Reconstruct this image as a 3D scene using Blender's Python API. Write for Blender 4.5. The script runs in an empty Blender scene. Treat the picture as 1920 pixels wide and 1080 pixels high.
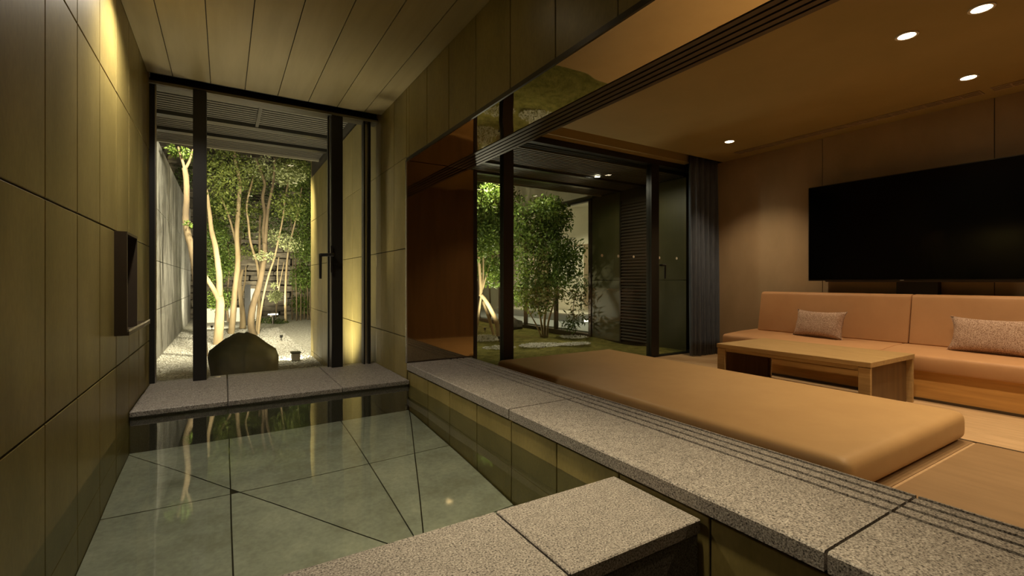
import bpy, bmesh, math, random
import numpy as np
from mathutils import Vector, Matrix

# ------------------------------------------------------------------ units
# Laid out in units of the camera's height above the granite ledge; S metres each.
S = 0.53
FZ = 1.9                       # room floor is 1.9 units under the camera
def U(x, y, z): return Vector((x*S, y*S, (z+FZ)*S))
rng = random.Random(7)
nr = np.random.default_rng(11)
sc = bpy.context.scene
col = sc.collection

# ------------------------------------------------------------------ camera
cam_d = bpy.data.cameras.new('camera')
cam_d.sensor_width = 36.0
cam_d.lens = 36.0*876.0/1920.0
cam_d.shift_y = -13.0/1920.0
cam_d.clip_start = 0.02
cam = bpy.data.objects.new('camera', cam_d); col.objects.link(cam)
cam.location = U(0, 0, 0)
cam.rotation_euler = (math.radians(90), 0, -math.atan(540.0/876.0))
sc.camera = cam

# ------------------------------------------------------------------ world, exposure
w = bpy.data.worlds.new('night'); sc.world = w; w.use_nodes = True
w.node_tree.nodes['Background'].inputs[0].default_value = (0.5, 0.6, 0.8, 1)
w.node_tree.nodes['Background'].inputs[1].default_value = 0.004
sc.view_settings.view_transform = 'Standard'
sc.view_settings.look = 'None'
sc.view_settings.gamma = 1.0
sc.view_settings.use_curve_mapping = False
sc.view_settings.exposure = 0.35
cy = sc.cycles
cy.max_bounces = 9; cy.diffuse_bounces = 4; cy.glossy_bounces = 5; cy.transmission_bounces = 8
cy.transparent_max_bounces = 24
cy.sample_clamp_indirect = 4.0
cy.blur_glossy = 0.5
cy.use_denoising = True

WARM = (1.0, 0.74, 0.44)
BATH = (1.0, 0.84, 0.55)
GARD = (1.0, 0.92, 0.72)

def spot(name, loc, target, power, color, angle=90, blend=0.6, radius=0.03, caustic=False):
    d = bpy.data.lights.new(name, 'SPOT'); d.energy = power; d.color = color
    d.spot_size = math.radians(angle); d.spot_blend = blend; d.shadow_soft_size = radius
    o = bpy.data.objects.new(name, d); col.objects.link(o)
    o.location = U(*loc)
    v = U(*target) - U(*loc)
    o.rotation_euler = v.to_track_quat('-Z', 'Y').to_euler()
    if caustic: d.cycles.is_caustics_light = True
    return o
def point(name, loc, power, color, radius=0.05):
    d = bpy.data.lights.new(name, 'POINT'); d.energy = power; d.color = color; d.shadow_soft_size = radius
    o = bpy.data.objects.new(name, d); col.objects.link(o); o.location = U(*loc)
    return o

# ------------------------------------------------------------------ materials
M = {}
def newmat(name):
    m = bpy.data.materials.new(name); m.use_nodes = True
    nt = m.node_tree
    for n in list(nt.nodes): nt.nodes.remove(n)
    out = nt.nodes.new('ShaderNodeOutputMaterial')
    M[name] = m
    return m, nt, out
def nd(nt, typ, **kw):
    n = nt.nodes.new(typ)
    for k, v in kw.items():
        if k == 'ins':
            for i, val in v.items(): n.inputs[i].default_value = val
        else: setattr(n, k, v)
    return n
def c4(c): return (c[0], c[1], c[2], 1.0)
def pbr(name, c1, c2=None, scale=3.0, stretch=(1,1,1), rough=0.5, spec=0.5, metal=0.0, bump=0.0, bscale=None,
        detail=6, lo=0.35, hi=0.65, rnd=0.0, coat=0.0, c3=None, fine=0.0, fscale=200):
    m, nt, out = newmat(name); L = nt.links
    b = nd(nt, 'ShaderNodeBsdfPrincipled')
    b.inputs['Roughness'].default_value = rough; b.inputs['Metallic'].default_value = metal
    b.inputs['Specular IOR Level'].default_value = spec; b.inputs['Coat Weight'].default_value = coat
    L.new(b.outputs[0], out.inputs[0])
    geo = nd(nt, 'ShaderNodeNewGeometry')
    mp = nd(nt, 'ShaderNodeMapping'); mp.inputs['Scale'].default_value = stretch
    L.new(geo.outputs['Position'], mp.inputs['Vector'])
    src = None
    if c2 is not None:
        n = nd(nt, 'ShaderNodeTexNoise', ins={'Scale': scale, 'Detail': detail, 'Roughness': 0.6})
        L.new(mp.outputs[0], n.inputs['Vector'])
        r = nd(nt, 'ShaderNodeValToRGB'); r.color_ramp.elements[0].position = lo; r.color_ramp.elements[1].position = hi
        r.color_ramp.elements[0].color = c4(c1); r.color_ramp.elements[1].color = c4(c2)
        if c3 is not None:
            e = r.color_ramp.elements.new((lo+hi)/2); e.color = c4(c3)
        L.new(n.outputs['Fac'], r.inputs[0]); src = r.outputs[0]
    else:
        rgb = nd(nt, 'ShaderNodeRGB'); rgb.outputs[0].default_value = c4(c1); src = rgb.outputs[0]
    if fine > 0:
        n2 = nd(nt, 'ShaderNodeTexNoise', ins={'Scale': fscale, 'Detail': 2})
        L.new(mp.outputs[0], n2.inputs['Vector'])
        mr = nd(nt, 'ShaderNodeMapRange', ins={1: 0.3, 2: 0.7, 3: 1-fine, 4: 1+fine})
        L.new(n2.outputs['Fac'], mr.inputs[0])
        vm = nd(nt, 'ShaderNodeVectorMath', operation='SCALE'); L.new(src, vm.inputs[0]); L.new(mr.outputs[0], vm.inputs['Scale']); src = vm.outputs[0]
    if rnd > 0:
        oi = nd(nt, 'ShaderNodeObjectInfo')
        mr = nd(nt, 'ShaderNodeMapRange', ins={1: 0.0, 2: 1.0, 3: 1-rnd, 4: 1+rnd})
        L.new(oi.outputs['Random'], mr.inputs[0])
        vm = nd(nt, 'ShaderNodeVectorMath', operation='SCALE'); L.new(src, vm.inputs[0]); L.new(mr.outputs[0], vm.inputs['Scale']); src = vm.outputs[0]
    L.new(src, b.inputs['Base Color'])
    if bump > 0:
        n3 = nd(nt, 'ShaderNodeTexNoise', ins={'Scale': bscale or scale*4, 'Detail': 5})
        L.new(mp.outputs[0], n3.inputs['Vector'])
        bp = nd(nt, 'ShaderNodeBump', ins={'Strength': bump, 'Distance': 0.01})
        L.new(n3.outputs['Fac'], bp.inputs['Height']); L.new(bp.outputs[0], b.inputs['Normal'])
    return m
def emit(name, color, strength):
    m, nt, out = newmat(name)
    e = nd(nt, 'ShaderNodeEmission', ins={'Color': c4(color), 'Strength': strength}); nt.links.new(e.outputs[0], out.inputs[0])
    return m

pbr('tile', (0.20,0.155,0.047), (0.275,0.213,0.072), scale=5, stretch=(1,1,0.45), rough=0.40, spec=0.35, rnd=0.07, fine=0.08, fscale=90, bump=0.04, bscale=40)
pbr('joint', (0.035,0.028,0.014), rough=0.9)
pbr('cladding', (0.36,0.285,0.14), (0.41,0.325,0.165), scale=3, stretch=(6,0.5,1), rough=0.42, spec=0.35, rnd=0.04)
pbr('pool_stone', (0.34,0.34,0.27), (0.48,0.48,0.39), scale=6, rough=0.6, rnd=0.05, c3=(0.41,0.415,0.345), fine=0.10, fscale=60)
pbr('black_metal', (0.012,0.011,0.009), rough=0.38, spec=0.5)
pbr('dark_metal', (0.05,0.042,0.03), rough=0.35, spec=0.5, metal=0.6)
pbr('bronze', (0.085,0.062,0.04), rough=0.45, metal=0.5)
pbr('steel', (0.62,0.60,0.56), rough=0.25, metal=1.0)
pbr('slat_metal', (0.11,0.098,0.075), rough=0.5, spec=0.4)
pbr('fascia', (0.25,0.225,0.155), rough=0.6)
pbr('soffit_board', (0.008,0.007,0.006), rough=0.8)
pbr('ceiling_paint', (0.31,0.24,0.10), (0.34,0.26,0.11), scale=2, rough=0.75, spec=0.2)
pbr('room_wall', (0.34,0.25,0.15), (0.41,0.30,0.185), scale=2.2, stretch=(1,1,0.5), rough=0.7, spec=0.25, bump=0.05, bscale=60)
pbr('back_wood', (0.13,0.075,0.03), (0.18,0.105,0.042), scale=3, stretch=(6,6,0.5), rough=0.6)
pbr('floor_wood', (0.44,0.30,0.165), (0.56,0.39,0.225), scale=5, stretch=(7,0.6,1), rough=0.45, spec=0.35, fine=0.06, fscale=60)
pbr('inlay_wood', (0.25,0.16,0.078), (0.30,0.195,0.098), scale=4, stretch=(4,0.6,1), rough=0.5, spec=0.3)
pbr('table_wood', (0.36,0.235,0.10), (0.46,0.31,0.14), scale=6, stretch=(9,0.7,9), rough=0.5, spec=0.3, fine=0.05, fscale=80)
pbr('base_wood', (0.50,0.26,0.075), (0.62,0.34,0.105), scale=4, stretch=(1,0.5,7), rough=0.42, spec=0.4)
pbr('leather', (0.47,0.30,0.135), (0.51,0.33,0.15), scale=3, rough=0.5, spec=0.3, bump=0.03, bscale=220)
pbr('sofa_leather', (0.48,0.265,0.13), (0.535,0.30,0.15), scale=3, rough=0.52, spec=0.3, bump=0.03, bscale=220)
pbr('curtain_cloth', (0.085,0.098,0.125), (0.13,0.148,0.185), scale=30, stretch=(4,4,0.2), rough=0.9, spec=0.1)
pbr('tweed', (0.22,0.13,0.09), (0.60,0.45,0.36), scale=170, rough=0.95, spec=0.1, detail=3, lo=0.38, hi=0.6, c3=(0.42,0.28,0.21), bump=0.3, bscale=190)
pbr('screen', (0.0015,0.0015,0.0015), rough=0.13, spec=0.25)
def marble_mat():
    m, nt, out = newmat('marble'); L = nt.links
    b = nd(nt, 'ShaderNodeBsdfPrincipled', ins={'Roughness': 0.6}); L.new(b.outputs[0], out.inputs[0])
    geo = nd(nt, 'ShaderNodeNewGeometry')
    def noise(scale, st, det, dist):
        mp = nd(nt, 'ShaderNodeMapping'); mp.inputs['Scale'].default_value = st; L.new(geo.outputs['Position'], mp.inputs['Vector'])
        n = nd(nt, 'ShaderNodeTexNoise', ins={'Scale': scale, 'Detail': det, 'Roughness': 0.65, 'Distortion': dist}); L.new(mp.outputs[0], n.inputs['Vector']); return n
    n1 = noise(1.9, (1,0.9,0.10), 8, 1.5); n2 = noise(9, (1,1,0.22), 6, 0.8)
    r1 = nd(nt, 'ShaderNodeValToRGB'); e = r1.color_ramp.elements
    e[0].position = 0.36; e[0].color = (0.05,0.044,0.036,1); e[1].position = 0.66; e[1].color = (0.50,0.47,0.41,1)
    for p, c in ((0.44,(0.46,0.43,0.37,1)), (0.475,(0.10,0.09,0.075,1)), (0.515,(0.55,0.52,0.45,1)), (0.56,(0.22,0.20,0.17,1)), (0.60,(0.40,0.375,0.32,1))):
        x = e.new(p); x.color = c
    L.new(n1.outputs['Fac'], r1.inputs[0])
    mr = nd(nt, 'ShaderNodeMapRange', ins={1: 0.35, 2: 0.65, 3: 0.4, 4: 1.2}); L.new(n2.outputs['Fac'], mr.inputs[0])
    vm = nd(nt, 'ShaderNodeVectorMath', operation='SCALE'); L.new(r1.outputs[0], vm.inputs[0]); L.new(mr.outputs[0], vm.inputs['Scale']); L.new(vm.outputs[0], b.inputs['Base Color'])
marble_mat()
pbr('rock', (0.07,0.057,0.038), (0.17,0.14,0.095), scale=6, stretch=(1,1,2), rough=0.9, rnd=0.35, bump=0.8, bscale=9)
pbr('boulder', (0.085,0.072,0.03), (0.12,0.10,0.045), scale=7, rough=0.9, bump=0.5, bscale=14)
pbr('gravel_ground', (0.22,0.20,0.15), (0.58,0.54,0.44), scale=26, rough=0.95, detail=4, lo=0.36, hi=0.62, bump=0.9, bscale=30, fine=0.35, fscale=60)
pbr('pebble', (0.44,0.41,0.34), (0.66,0.62,0.53), scale=12, rough=0.9)
pbr('moss', (0.10,0.095,0.022), (0.25,0.215,0.065), scale=9, rough=1.0, spec=0.05, detail=8, lo=0.3, hi=0.7, bump=1.0, bscale=45, fine=0.35, fscale=70)
pbr('bark', (0.30,0.21,0.105), (0.50,0.38,0.21), scale=5, stretch=(1,1,0.35), rough=0.85, bump=0.3, bscale=25)
pbr('bark_dark', (0.09,0.062,0.032), (0.19,0.135,0.07), scale=8, stretch=(1,1,0.3), rough=0.9, bump=0.5, bscale=30)
pbr('dark_panel', (0.075,0.068,0.024), (0.095,0.085,0.032), scale=2, rough=0.45, spec=0.35)
pbr('louver_metal', (0.045,0.035,0.022), rough=0.5)
pbr('corridor_white', (0.66,0.60,0.48), (0.72,0.66,0.53), scale=2, rough=0.8)
pbr('corridor_brown', (0.27,0.20,0.12), rough=0.7)
pbr('corridor_grey', (0.36,0.38,0.38), rough=0.5)
pbr('plaster', (0.30,0.27,0.16), (0.36,0.32,0.20), scale=2, rough=0.9)
pbr('white_paint', (0.62,0.58,0.48), rough=0.6)
emit('lamp_glow', (1.0,0.83,0.55), 14)
emit('garden_glow', (1.0,0.93,0.75), 14)

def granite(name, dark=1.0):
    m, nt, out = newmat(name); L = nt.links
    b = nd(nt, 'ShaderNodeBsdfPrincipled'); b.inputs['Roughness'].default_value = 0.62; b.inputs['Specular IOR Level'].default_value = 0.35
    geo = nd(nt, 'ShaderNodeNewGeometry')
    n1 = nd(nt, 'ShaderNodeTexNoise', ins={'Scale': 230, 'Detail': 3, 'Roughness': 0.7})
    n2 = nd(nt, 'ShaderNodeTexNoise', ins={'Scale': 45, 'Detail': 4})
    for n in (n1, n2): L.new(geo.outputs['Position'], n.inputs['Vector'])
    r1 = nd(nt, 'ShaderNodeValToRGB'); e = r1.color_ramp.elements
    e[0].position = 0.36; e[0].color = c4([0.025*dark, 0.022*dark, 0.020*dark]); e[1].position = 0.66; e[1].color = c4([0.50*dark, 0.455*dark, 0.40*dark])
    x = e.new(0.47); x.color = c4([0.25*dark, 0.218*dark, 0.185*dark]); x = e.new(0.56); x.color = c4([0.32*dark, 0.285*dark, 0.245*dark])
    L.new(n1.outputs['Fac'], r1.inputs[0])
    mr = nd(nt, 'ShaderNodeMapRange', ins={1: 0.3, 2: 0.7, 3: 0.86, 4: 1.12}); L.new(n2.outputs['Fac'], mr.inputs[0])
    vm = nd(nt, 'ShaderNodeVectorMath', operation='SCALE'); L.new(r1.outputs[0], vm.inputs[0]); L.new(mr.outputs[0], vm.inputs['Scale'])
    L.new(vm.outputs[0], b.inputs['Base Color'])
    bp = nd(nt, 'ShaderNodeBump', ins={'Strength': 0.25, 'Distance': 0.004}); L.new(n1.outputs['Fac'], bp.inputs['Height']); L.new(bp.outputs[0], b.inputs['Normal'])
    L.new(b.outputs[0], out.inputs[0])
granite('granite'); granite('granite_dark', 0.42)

def mirror_mat(name, color, rough, wave):
    m, nt, out = newmat(name); L = nt.links
    g = nd(nt, 'ShaderNodeBsdfGlossy', ins={'Color': c4(color), 'Roughness': rough})
    geo = nd(nt, 'ShaderNodeNewGeometry')
    n = nd(nt, 'ShaderNodeTexNoise', ins={'Scale': 3.2, 'Detail': 1})
    L.new(geo.outputs['Position'], n.inputs['Vector'])
    bp = nd(nt, 'ShaderNodeBump', ins={'Strength': 1.0, 'Distance': wave}); L.new(n.outputs['Fac'], bp.inputs['Height']); L.new(bp.outputs[0], g.inputs['Normal'])
    L.new(g.outputs[0], out.inputs[0])
mirror_mat('polished_soffit', (0.70,0.64,0.48), 0.02, 0.0018)
mirror_mat('polished_panel', (0.40,0.33,0.21), 0.04, 0.001)

def glass_mat(name, tint):
    m, nt, out = newmat(name); L = nt.links
    t = nd(nt, 'ShaderNodeBsdfTransparent', ins={'Color': c4(tint)})
    g = nd(nt, 'ShaderNodeBsdfGlossy', ins={'Color': (1,1,1,1), 'Roughness': 0.0})
    geo = nd(nt, 'ShaderNodeNewGeometry')
    dt = nd(nt, 'ShaderNodeVectorMath', operation='DOT_PRODUCT'); L.new(geo.outputs['Normal'], dt.inputs[0]); L.new(geo.outputs['Incoming'], dt.inputs[1])
    ab = nd(nt, 'ShaderNodeMath', operation='ABSOLUTE'); L.new(dt.outputs['Value'], ab.inputs[0])
    iv = nd(nt, 'ShaderNodeMath', operation='SUBTRACT', ins={0: 1.0}); L.new(ab.outputs[0], iv.inputs[1])
    pw = nd(nt, 'ShaderNodeMath', operation='POWER', ins={1: 5.0}); L.new(iv.outputs[0], pw.inputs[0])
    f = nd(nt, 'ShaderNodeMath', operation='MULTIPLY_ADD', ins={1: 0.97, 2: 0.022}); L.new(pw.outputs[0], f.inputs[0])
    mx = nd(nt, 'ShaderNodeMixShader'); L.new(f.outputs[0], mx.inputs[0]); L.new(t.outputs[0], mx.inputs[1]); L.new(g.outputs[0], mx.inputs[2])
    L.new(mx.outputs[0], out.inputs[0])
glass_mat('pane_glass', (0.95,0.96,0.93)); glass_mat('tinted_glass', (0.94,0.95,0.90))

def water_mat():
    m, nt, out = newmat('water'); L = nt.links
    r = nd(nt, 'ShaderNodeBsdfRefraction', ins={'Color': (0.88,0.92,0.86,1), 'Roughness': 0.0, 'IOR': 1.333})
    g = nd(nt, 'ShaderNodeBsdfGlossy', ins={'Color': (1,1,1,1), 'Roughness': 0.035})
    f = nd(nt, 'ShaderNodeFresnel', ins={'IOR': 1.333})
    mx = nd(nt, 'ShaderNodeMixShader'); L.new(f.outputs[0], mx.inputs[0]); L.new(r.outputs[0], mx.inputs[1]); L.new(g.outputs[0], mx.inputs[2])
    L.new(mx.outputs[0], out.inputs[0])
water_mat()

def leaf_mat(name, c1, c2):
    m, nt, out = newmat(name); L = nt.links
    geo = nd(nt, 'ShaderNodeNewGeometry')
    r = nd(nt, 'ShaderNodeValToRGB'); r.color_ramp.elements[0].color = c4(c1); r.color_ramp.elements[1].color = c4(c2)
    L.new(geo.outputs['Random Per Island'], r.inputs[0])
    b = nd(nt, 'ShaderNodeBsdfPrincipled', ins={'Roughness': 0.55}); b.inputs['Specular IOR Level'].default_value = 0.35
    L.new(r.outputs[0], b.inputs['Base Color'])
    t = nd(nt, 'ShaderNodeBsdfTranslucent'); L.new(r.outputs[0], t.inputs[0])
    mx = nd(nt, 'ShaderNodeMixShader', ins={0: 0.3}); L.new(b.outputs[0], mx.inputs[1]); L.new(t.outputs[0], mx.inputs[2])
    L.new(mx.outputs[0], out.inputs[0])
leaf_mat('leaf_green', (0.045,0.085,0.010), (0.16,0.22,0.035))
leaf_mat('leaf_pale', (0.24,0.27,0.10), (0.52,0.54,0.27))
leaf_mat('leaf_dark', (0.030,0.055,0.010), (0.10,0.14,0.028))
leaf_mat('leaf_mid', (0.07,0.10,0.015), (0.24,0.27,0.06))

# ------------------------------------------------------------------ mesh helpers
ORI = {}
def link(o, parent=None):
    col.objects.link(o)
    if parent is not None: o.parent = parent
    return o
def tag(o, label=None, cat=None, group=None, kind=None):
    if label: o['label'] = label
    if cat: o['category'] = cat
    if group: o['group'] = group
    if kind: o['kind'] = kind
    return o
def empty(name, base, label, cat, group=None, kind=None):
    o = bpy.data.objects.new(name, None); col.objects.link(o); o.location = U(*base); o.empty_display_size = 0.1
    ORI[o.name] = U(*base)
    return tag(o, label, cat, group, kind)
def par_off(parent):
    return ORI.get(parent.name, Vector((0,0,0))) if parent is not None else Vector((0,0,0))
def mesh_obj(name, verts, faces, mat, parent=None, smooth=False, units=True):
    """mesh from vertices in scene units; the object's origin sits at its own centre base"""
    vs = [U(*v) for v in verts] if units else [Vector(v) for v in verts]
    lo = [min(v[i] for v in vs) for i in range(3)]; hi = [max(v[i] for v in vs) for i in range(3)]
    org = Vector(((lo[0]+hi[0])/2, (lo[1]+hi[1])/2, lo[2]))
    me = bpy.data.meshes.new(name); me.from_pydata([v-org for v in vs], [], faces); me.update()
    me.materials.append(M[mat])
    if smooth: me.shade_smooth()
    o = bpy.data.objects.new(name, me); link(o, parent)
    o.location = org - par_off(parent); ORI[o.name] = org
    return o
BOXC = {}
def box_mesh(dx, dy, dz, mat, bev=0.0, seg=1):
    k = (round(dx,4), round(dy,4), round(dz,4), mat, bev, seg)
    if k in BOXC: return BOXC[k]
    bm = bmesh.new(); bmesh.ops.create_cube(bm, size=1.0)
    bmesh.ops.scale(bm, vec=(dx*S, dy*S, dz*S), verts=bm.verts)
    if bev > 0: bmesh.ops.bevel(bm, geom=bm.edges[:], offset=bev*S, segments=seg, profile=0.5, affect='EDGES')
    me = bpy.data.meshes.new('box'); bm.to_mesh(me); bm.free(); me.materials.append(M[mat])
    if seg > 1: me.shade_smooth()
    BOXC[k] = me
    return me
def box(name, x0, x1, y0, y1, z0, z1, mat, parent=None, bev=0.0, seg=1):
    me = box_mesh(x1-x0, y1-y0, z1-z0, mat, bev, seg)
    o = bpy.data.objects.new(name, me); link(o, parent)
    c = U((x0+x1)/2, (y0+y1)/2, (z0+z1)/2); o.location = c - par_off(parent); ORI[o.name] = c
    return o
def struct(o): o['kind'] = 'structure'; return o
def prism(name, poly, axis, a0, a1, mat, parent=None, smooth=False):
    """polygon (2-D) extruded along an axis: 'y' -> poly is (x,z), 'z' -> (x,y), 'x' -> (y,z)"""
    def p(u, v, a): return {'y': (u, a, v), 'z': (u, v, a), 'x': (a, u, v)}[axis]
    n = len(poly); vs = [p(u, v, a0) for u, v in poly] + [p(u, v, a1) for u, v in poly]
    fs = [tuple(range(n)), tuple(range(2*n-1, n-1, -1))] + [(i, i+n, (i+1) % n + n, (i+1) % n) for i in range(n)]
    o = mesh_obj(name, vs, fs, mat, parent, smooth)
    bm = bmesh.new(); bm.from_mesh(o.data); bmesh.ops.recalc_face_normals(bm, faces=bm.faces[:]); bm.to_mesh(o.data); bm.free()
    return o
def tube_data(pts, rads, n=8, jitter=0.0):
    pts = [Vector(p) for p in pts]; P = []; R = []
    for i in range(len(pts)-1):
        p0 = pts[max(i-1,0)]; p1 = pts[i]; p2 = pts[i+1]; p3 = pts[min(i+2, len(pts)-1)]
        for k in range(5):
            t = k/5
            P.append(0.5*((2*p1)+(p2-p0)*t+(2*p0-5*p1+4*p2-p3)*t*t+(3*p1-p0-3*p2+p3)*t**3)); R.append(rads[i]*(1-t)+rads[i+1]*t)
    P.append(pts[-1]); R.append(rads[-1])
    vs = []; fs = []
    up = Vector((0.31, 0.95, 0.05))
    for i, (p, r) in enumerate(zip(P, R)):
        d = (P[min(i+1, len(P)-1)]-P[max(i-1, 0)]).normalized()
        a = d.cross(up).normalized(); b = d.cross(a)
        for k in range(n):
            an = 2*math.pi*k/n; rr = r*(1+rng.uniform(-jitter, jitter))
            vs.append(tuple(p+(a*math.cos(an)+b*math.sin(an))*rr))
    for i in range(len(P)-1):
        for k in range(n): fs.append((i*n+k, i*n+(k+1) % n, (i+1)*n+(k+1) % n, (i+1)*n+k))
    fs.append(tuple(range(n-1, -1, -1))); fs.append(tuple((len(P)-1)*n+k for k in range(n)))
    return vs, fs
def tubes(name, lst, mat, parent, n=8, jitter=0.06):
    V = []; Fc = []
    for pts, rads in lst:
        v, f = tube_data(pts, rads, n, jitter); o = len(V); V += v; Fc += [tuple(i+o for i in q) for q in f]
    return mesh_obj(name, V, Fc, mat, parent, True)
def cyl_mesh(name, x, y, z0, z1, r, mat, parent=None, n=20, r2=None):
    r2 = r if r2 is None else r2
    vs = [(x+r*math.cos(2*math.pi*k/n), y+r*math.sin(2*math.pi*k/n), z0) for k in range(n)] + [(x+r2*math.cos(2*math.pi*k/n), y+r2*math.sin(2*math.pi*k/n), z1) for k in range(n)]
    fs = [tuple(range(n-1,-1,-1)), tuple(range(n, 2*n))] + [(k, (k+1) % n, (k+1) % n+n, k+n) for k in range(n)]
    return mesh_obj(name, vs, fs, mat, parent)
def ring_mesh(name, x, y, z0, z1, ri, ro, mat, parent=None, n=24):
    vs = []
    for r, z in ((ri, z0), (ro, z0), (ro, z1), (ri, z1)):
        vs += [(x+r*math.cos(2*math.pi*k/n), y+r*math.sin(2*math.pi*k/n), z) for k in range(n)]
    fs = []
    for q in range(4):
        for k in range(n): fs.append((q*n+k, q*n+(k+1) % n, ((q+1) % 4)*n+(k+1) % n, ((q+1) % 4)*n+k))
    return mesh_obj(name, vs, fs, mat, parent)

# ------------------------------------------------------------------ key planes
XL, XW, XB = -0.737, 1.90, 2.76        # bath left wall, bath right wall, room side of the ledge
YG, YR, YM = 6.85, 8.10, 5.54          # bath glass, room glass, polished end panel
XT, CR, CB = 11.0, 3.07, 2.35          # television wall, room ceiling, bath ceiling
WL, PF = -1.255, -2.32                 # water level, pool floor
LT, LB = -1.0, -1.078                  # long ledge slab
EV = 2.80                              # eave height
YN = -3.2                              # wall behind the camera
TP = 0.5845                            # tile pitch
ROWS = [-2.87, -1.78, -0.69, 0.40, 1.52, 2.64]

def tile_wall(parent, X, sign, y0, y1, z0, z1, rows=ROWS, first=3.11, g=0.005, t=0.02, mat='tile'):
    """tiles on a plane x = X whose visible side looks towards sign*x"""
    k = math.floor((y0-first)/TP); ys = []
    while first+k*TP < y1:
        a, b = max(first+k*TP, y0), min(first+(k+1)*TP, y1)
        if b-a > 0.03: ys.append((a, b))
        k += 1
    zs = [(max(a, z0), min(b, z1)) for a, b in zip(rows[:-1], rows[1:]) if min(b, z1)-max(a, z0) > 0.03]
    for a, b in ys:
        for c, d in zs:
            box('tile', min(X, X-sign*t), max(X, X-sign*t), a+g, b-g, c+g, d-g, mat, parent, bev=0.003)

# ================================================================== SETTING: BATH
wl = struct(box('wall_left', XL-0.5, XL-0.012, YN, YG+0.1, -2.9, 2.7, 'joint'))
tag(wl, 'left bath wall clad in tall olive brown stone tiles')
tile_wall(wl, XL, +1, YN, YG-0.02, -2.4, CB+0.1)

wr = struct(box('wall_right', XW+0.012, XB-0.02, YM+0.03, 12.9, -2.9, 3.1, 'joint'))
tag(wr, 'olive stone tiled wall running from the bath out into the garden')
tile_wall(wr, XW, +1*-1, YM+0.0, 12.9, -2.4, 3.0)
box('end_cap', XW+0.0, XB, 12.9, 12.93, -2.9, 3.1, 'tile', wr)

wd = struct(box('wall_dado', XW+0.022, XB-0.06, YN, YM+0.03, -2.9, LB-0.012, 'joint'))
tag(wd, 'low tiled wall under the long granite ledge')
tile_wall(wd, XW+0.01, -1, YN, YM-0.02, -2.4, LB-0.012)

wn = struct(box('wall_lintel', XW+0.012, XB-0.01, YN, YM+0.03, 1.50, 3.6, 'joint'))
tag(wn, 'tiled lintel above the wide opening between bath and lounge')
tile_wall(wn, XW, -1, YN, YM, 1.49, CB+0.1, rows=[1.47, 2.64])

# polished soffit of the opening, with door tracks
st = empty('trim_1', (2.3, 1.0, 1.47), 'polished reflecting soffit above the opening with a band of door tracks', None, kind='structure')
box('soffit_panel', XW+0.012, 2.445, YN, YM, 1.472, 1.50, 'polished_soffit', st)
box('edge_strip', XW-0.004, XW+0.012, YN, YM, 1.462, 1.50, 'dark_metal', st)
box('track_bed', 2.445, XB, YN, YM, 1.497, 1.52, 'black_metal', st)
tr = np.linspace(2.447, XB-0.002, 6)
for i in range(5):
    box('track_rail', tr[i], tr[i+1]-0.020, YN, YM, 1.466, 1.498, 'bronze', st)
# polished end panel, chrome edged
tp = empty('trim_2', (2.33, YM, LT), 'polished brown panel closing the far end of the opening', None, kind='structure')
box('panel', XW+0.004, XB+0.05, YM-0.012, YM+0.02, LT, 1.468, 'polished_panel', tp)
box('edge_strip', XW-0.008, XW+0.004, YM-0.02, YM+0.02, LT, 1.475, 'steel', tp)
box('bottom_strip', XW, XB+0.05, YM-0.022, YM-0.010, LT, LT+0.015, 'bronze', tp)
box('edge_post', XB+0.05, XB+0.10, YM-0.02, YM+0.03, LT-0.1, 1.475, 'black_metal', tp)

# bath ceiling in long boards
ceil = struct(box('ceiling', XL, XW, YN, 6.62, CB+0.02, CB+0.3, 'joint')); tag(ceil, 'bath ceiling of long olive boards')
xs = [XL, -0.50, -0.135, 0.22, 0.58, 0.94, 1.30, 1.66, XW]
for a, b in zip(xs[:-1], xs[1:]):
    box('board', a+0.004, b-0.004, YN, 6.60, CB, CB+0.03, 'cladding', ceil)
box('slot_edge', XL, XW, 6.60, 6.62, CB-0.0, CB+0.30, 'black_metal', ceil)

# bath window: head bar, mullions, panes, lever handle
w1 = empty('window_1', (0.6, YG, -1.19), 'tall bath window with black mullions and a lever handle', None, kind='structure')
hd = box('head_bar', XL-0.02, XW+0.02, 6.78, 6.98, 2.285, 2.345, 'dark_metal', w1)
box('head_edge', XL, XW, 6.755, 6.78, 2.285, 2.315, 'fascia', w1)
box('head_infill', XL, XW, 6.86, 6.98, 2.345, 3.0, 'black_metal', w1)
box('jamb', XL-0.01, -0.685, 6.80, 6.95, -1.19, 2.29, 'black_metal', w1)
box('jamb_bead', -0.685, -0.672, 6.82, 6.86, -1.19, 2.29, 'steel', w1)
box('mullion', -0.315, -0.180, 6.72, 6.92, -1.19, 2.29, 'black_metal', w1)
box('mullion', 1.262, 1.405, 6.76, 6.92, -1.19, 2.29, 'black_metal', w1)
box('mullion_bead', 1.225, 1.242, 6.84, 6.90, -1.19, 2.29, 'black_metal', w1)
box('mullion_bead', 1.242, 1.250, 6.85, 6.88, -1.19, 2.29, 'steel', w1)
box('jamb', 1.70, 1.722, 6.80, 6.92, -1.19, 2.29, 'black_metal', w1)
box('jamb_bead', 1.722, 1.765, 6.84, 6.90, -1.19, 2.29, 'steel', w1)
box('jamb', 1.765, 1.80, 6.80, 6.92, -1.19, 2.29, 'black_metal', w1)
for a, b in ((-0.68, -0.315), (-0.18, 1.225), (1.405, 1.70)):
    box('pane', a, b, 6.85, 6.862, -1.19, 2.29, 'pane_glass', w1)
box('pane', 1.80, XW-0.004, 6.85, 6.862, -1.19, 2.29, 'pane_glass', w1)
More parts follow.
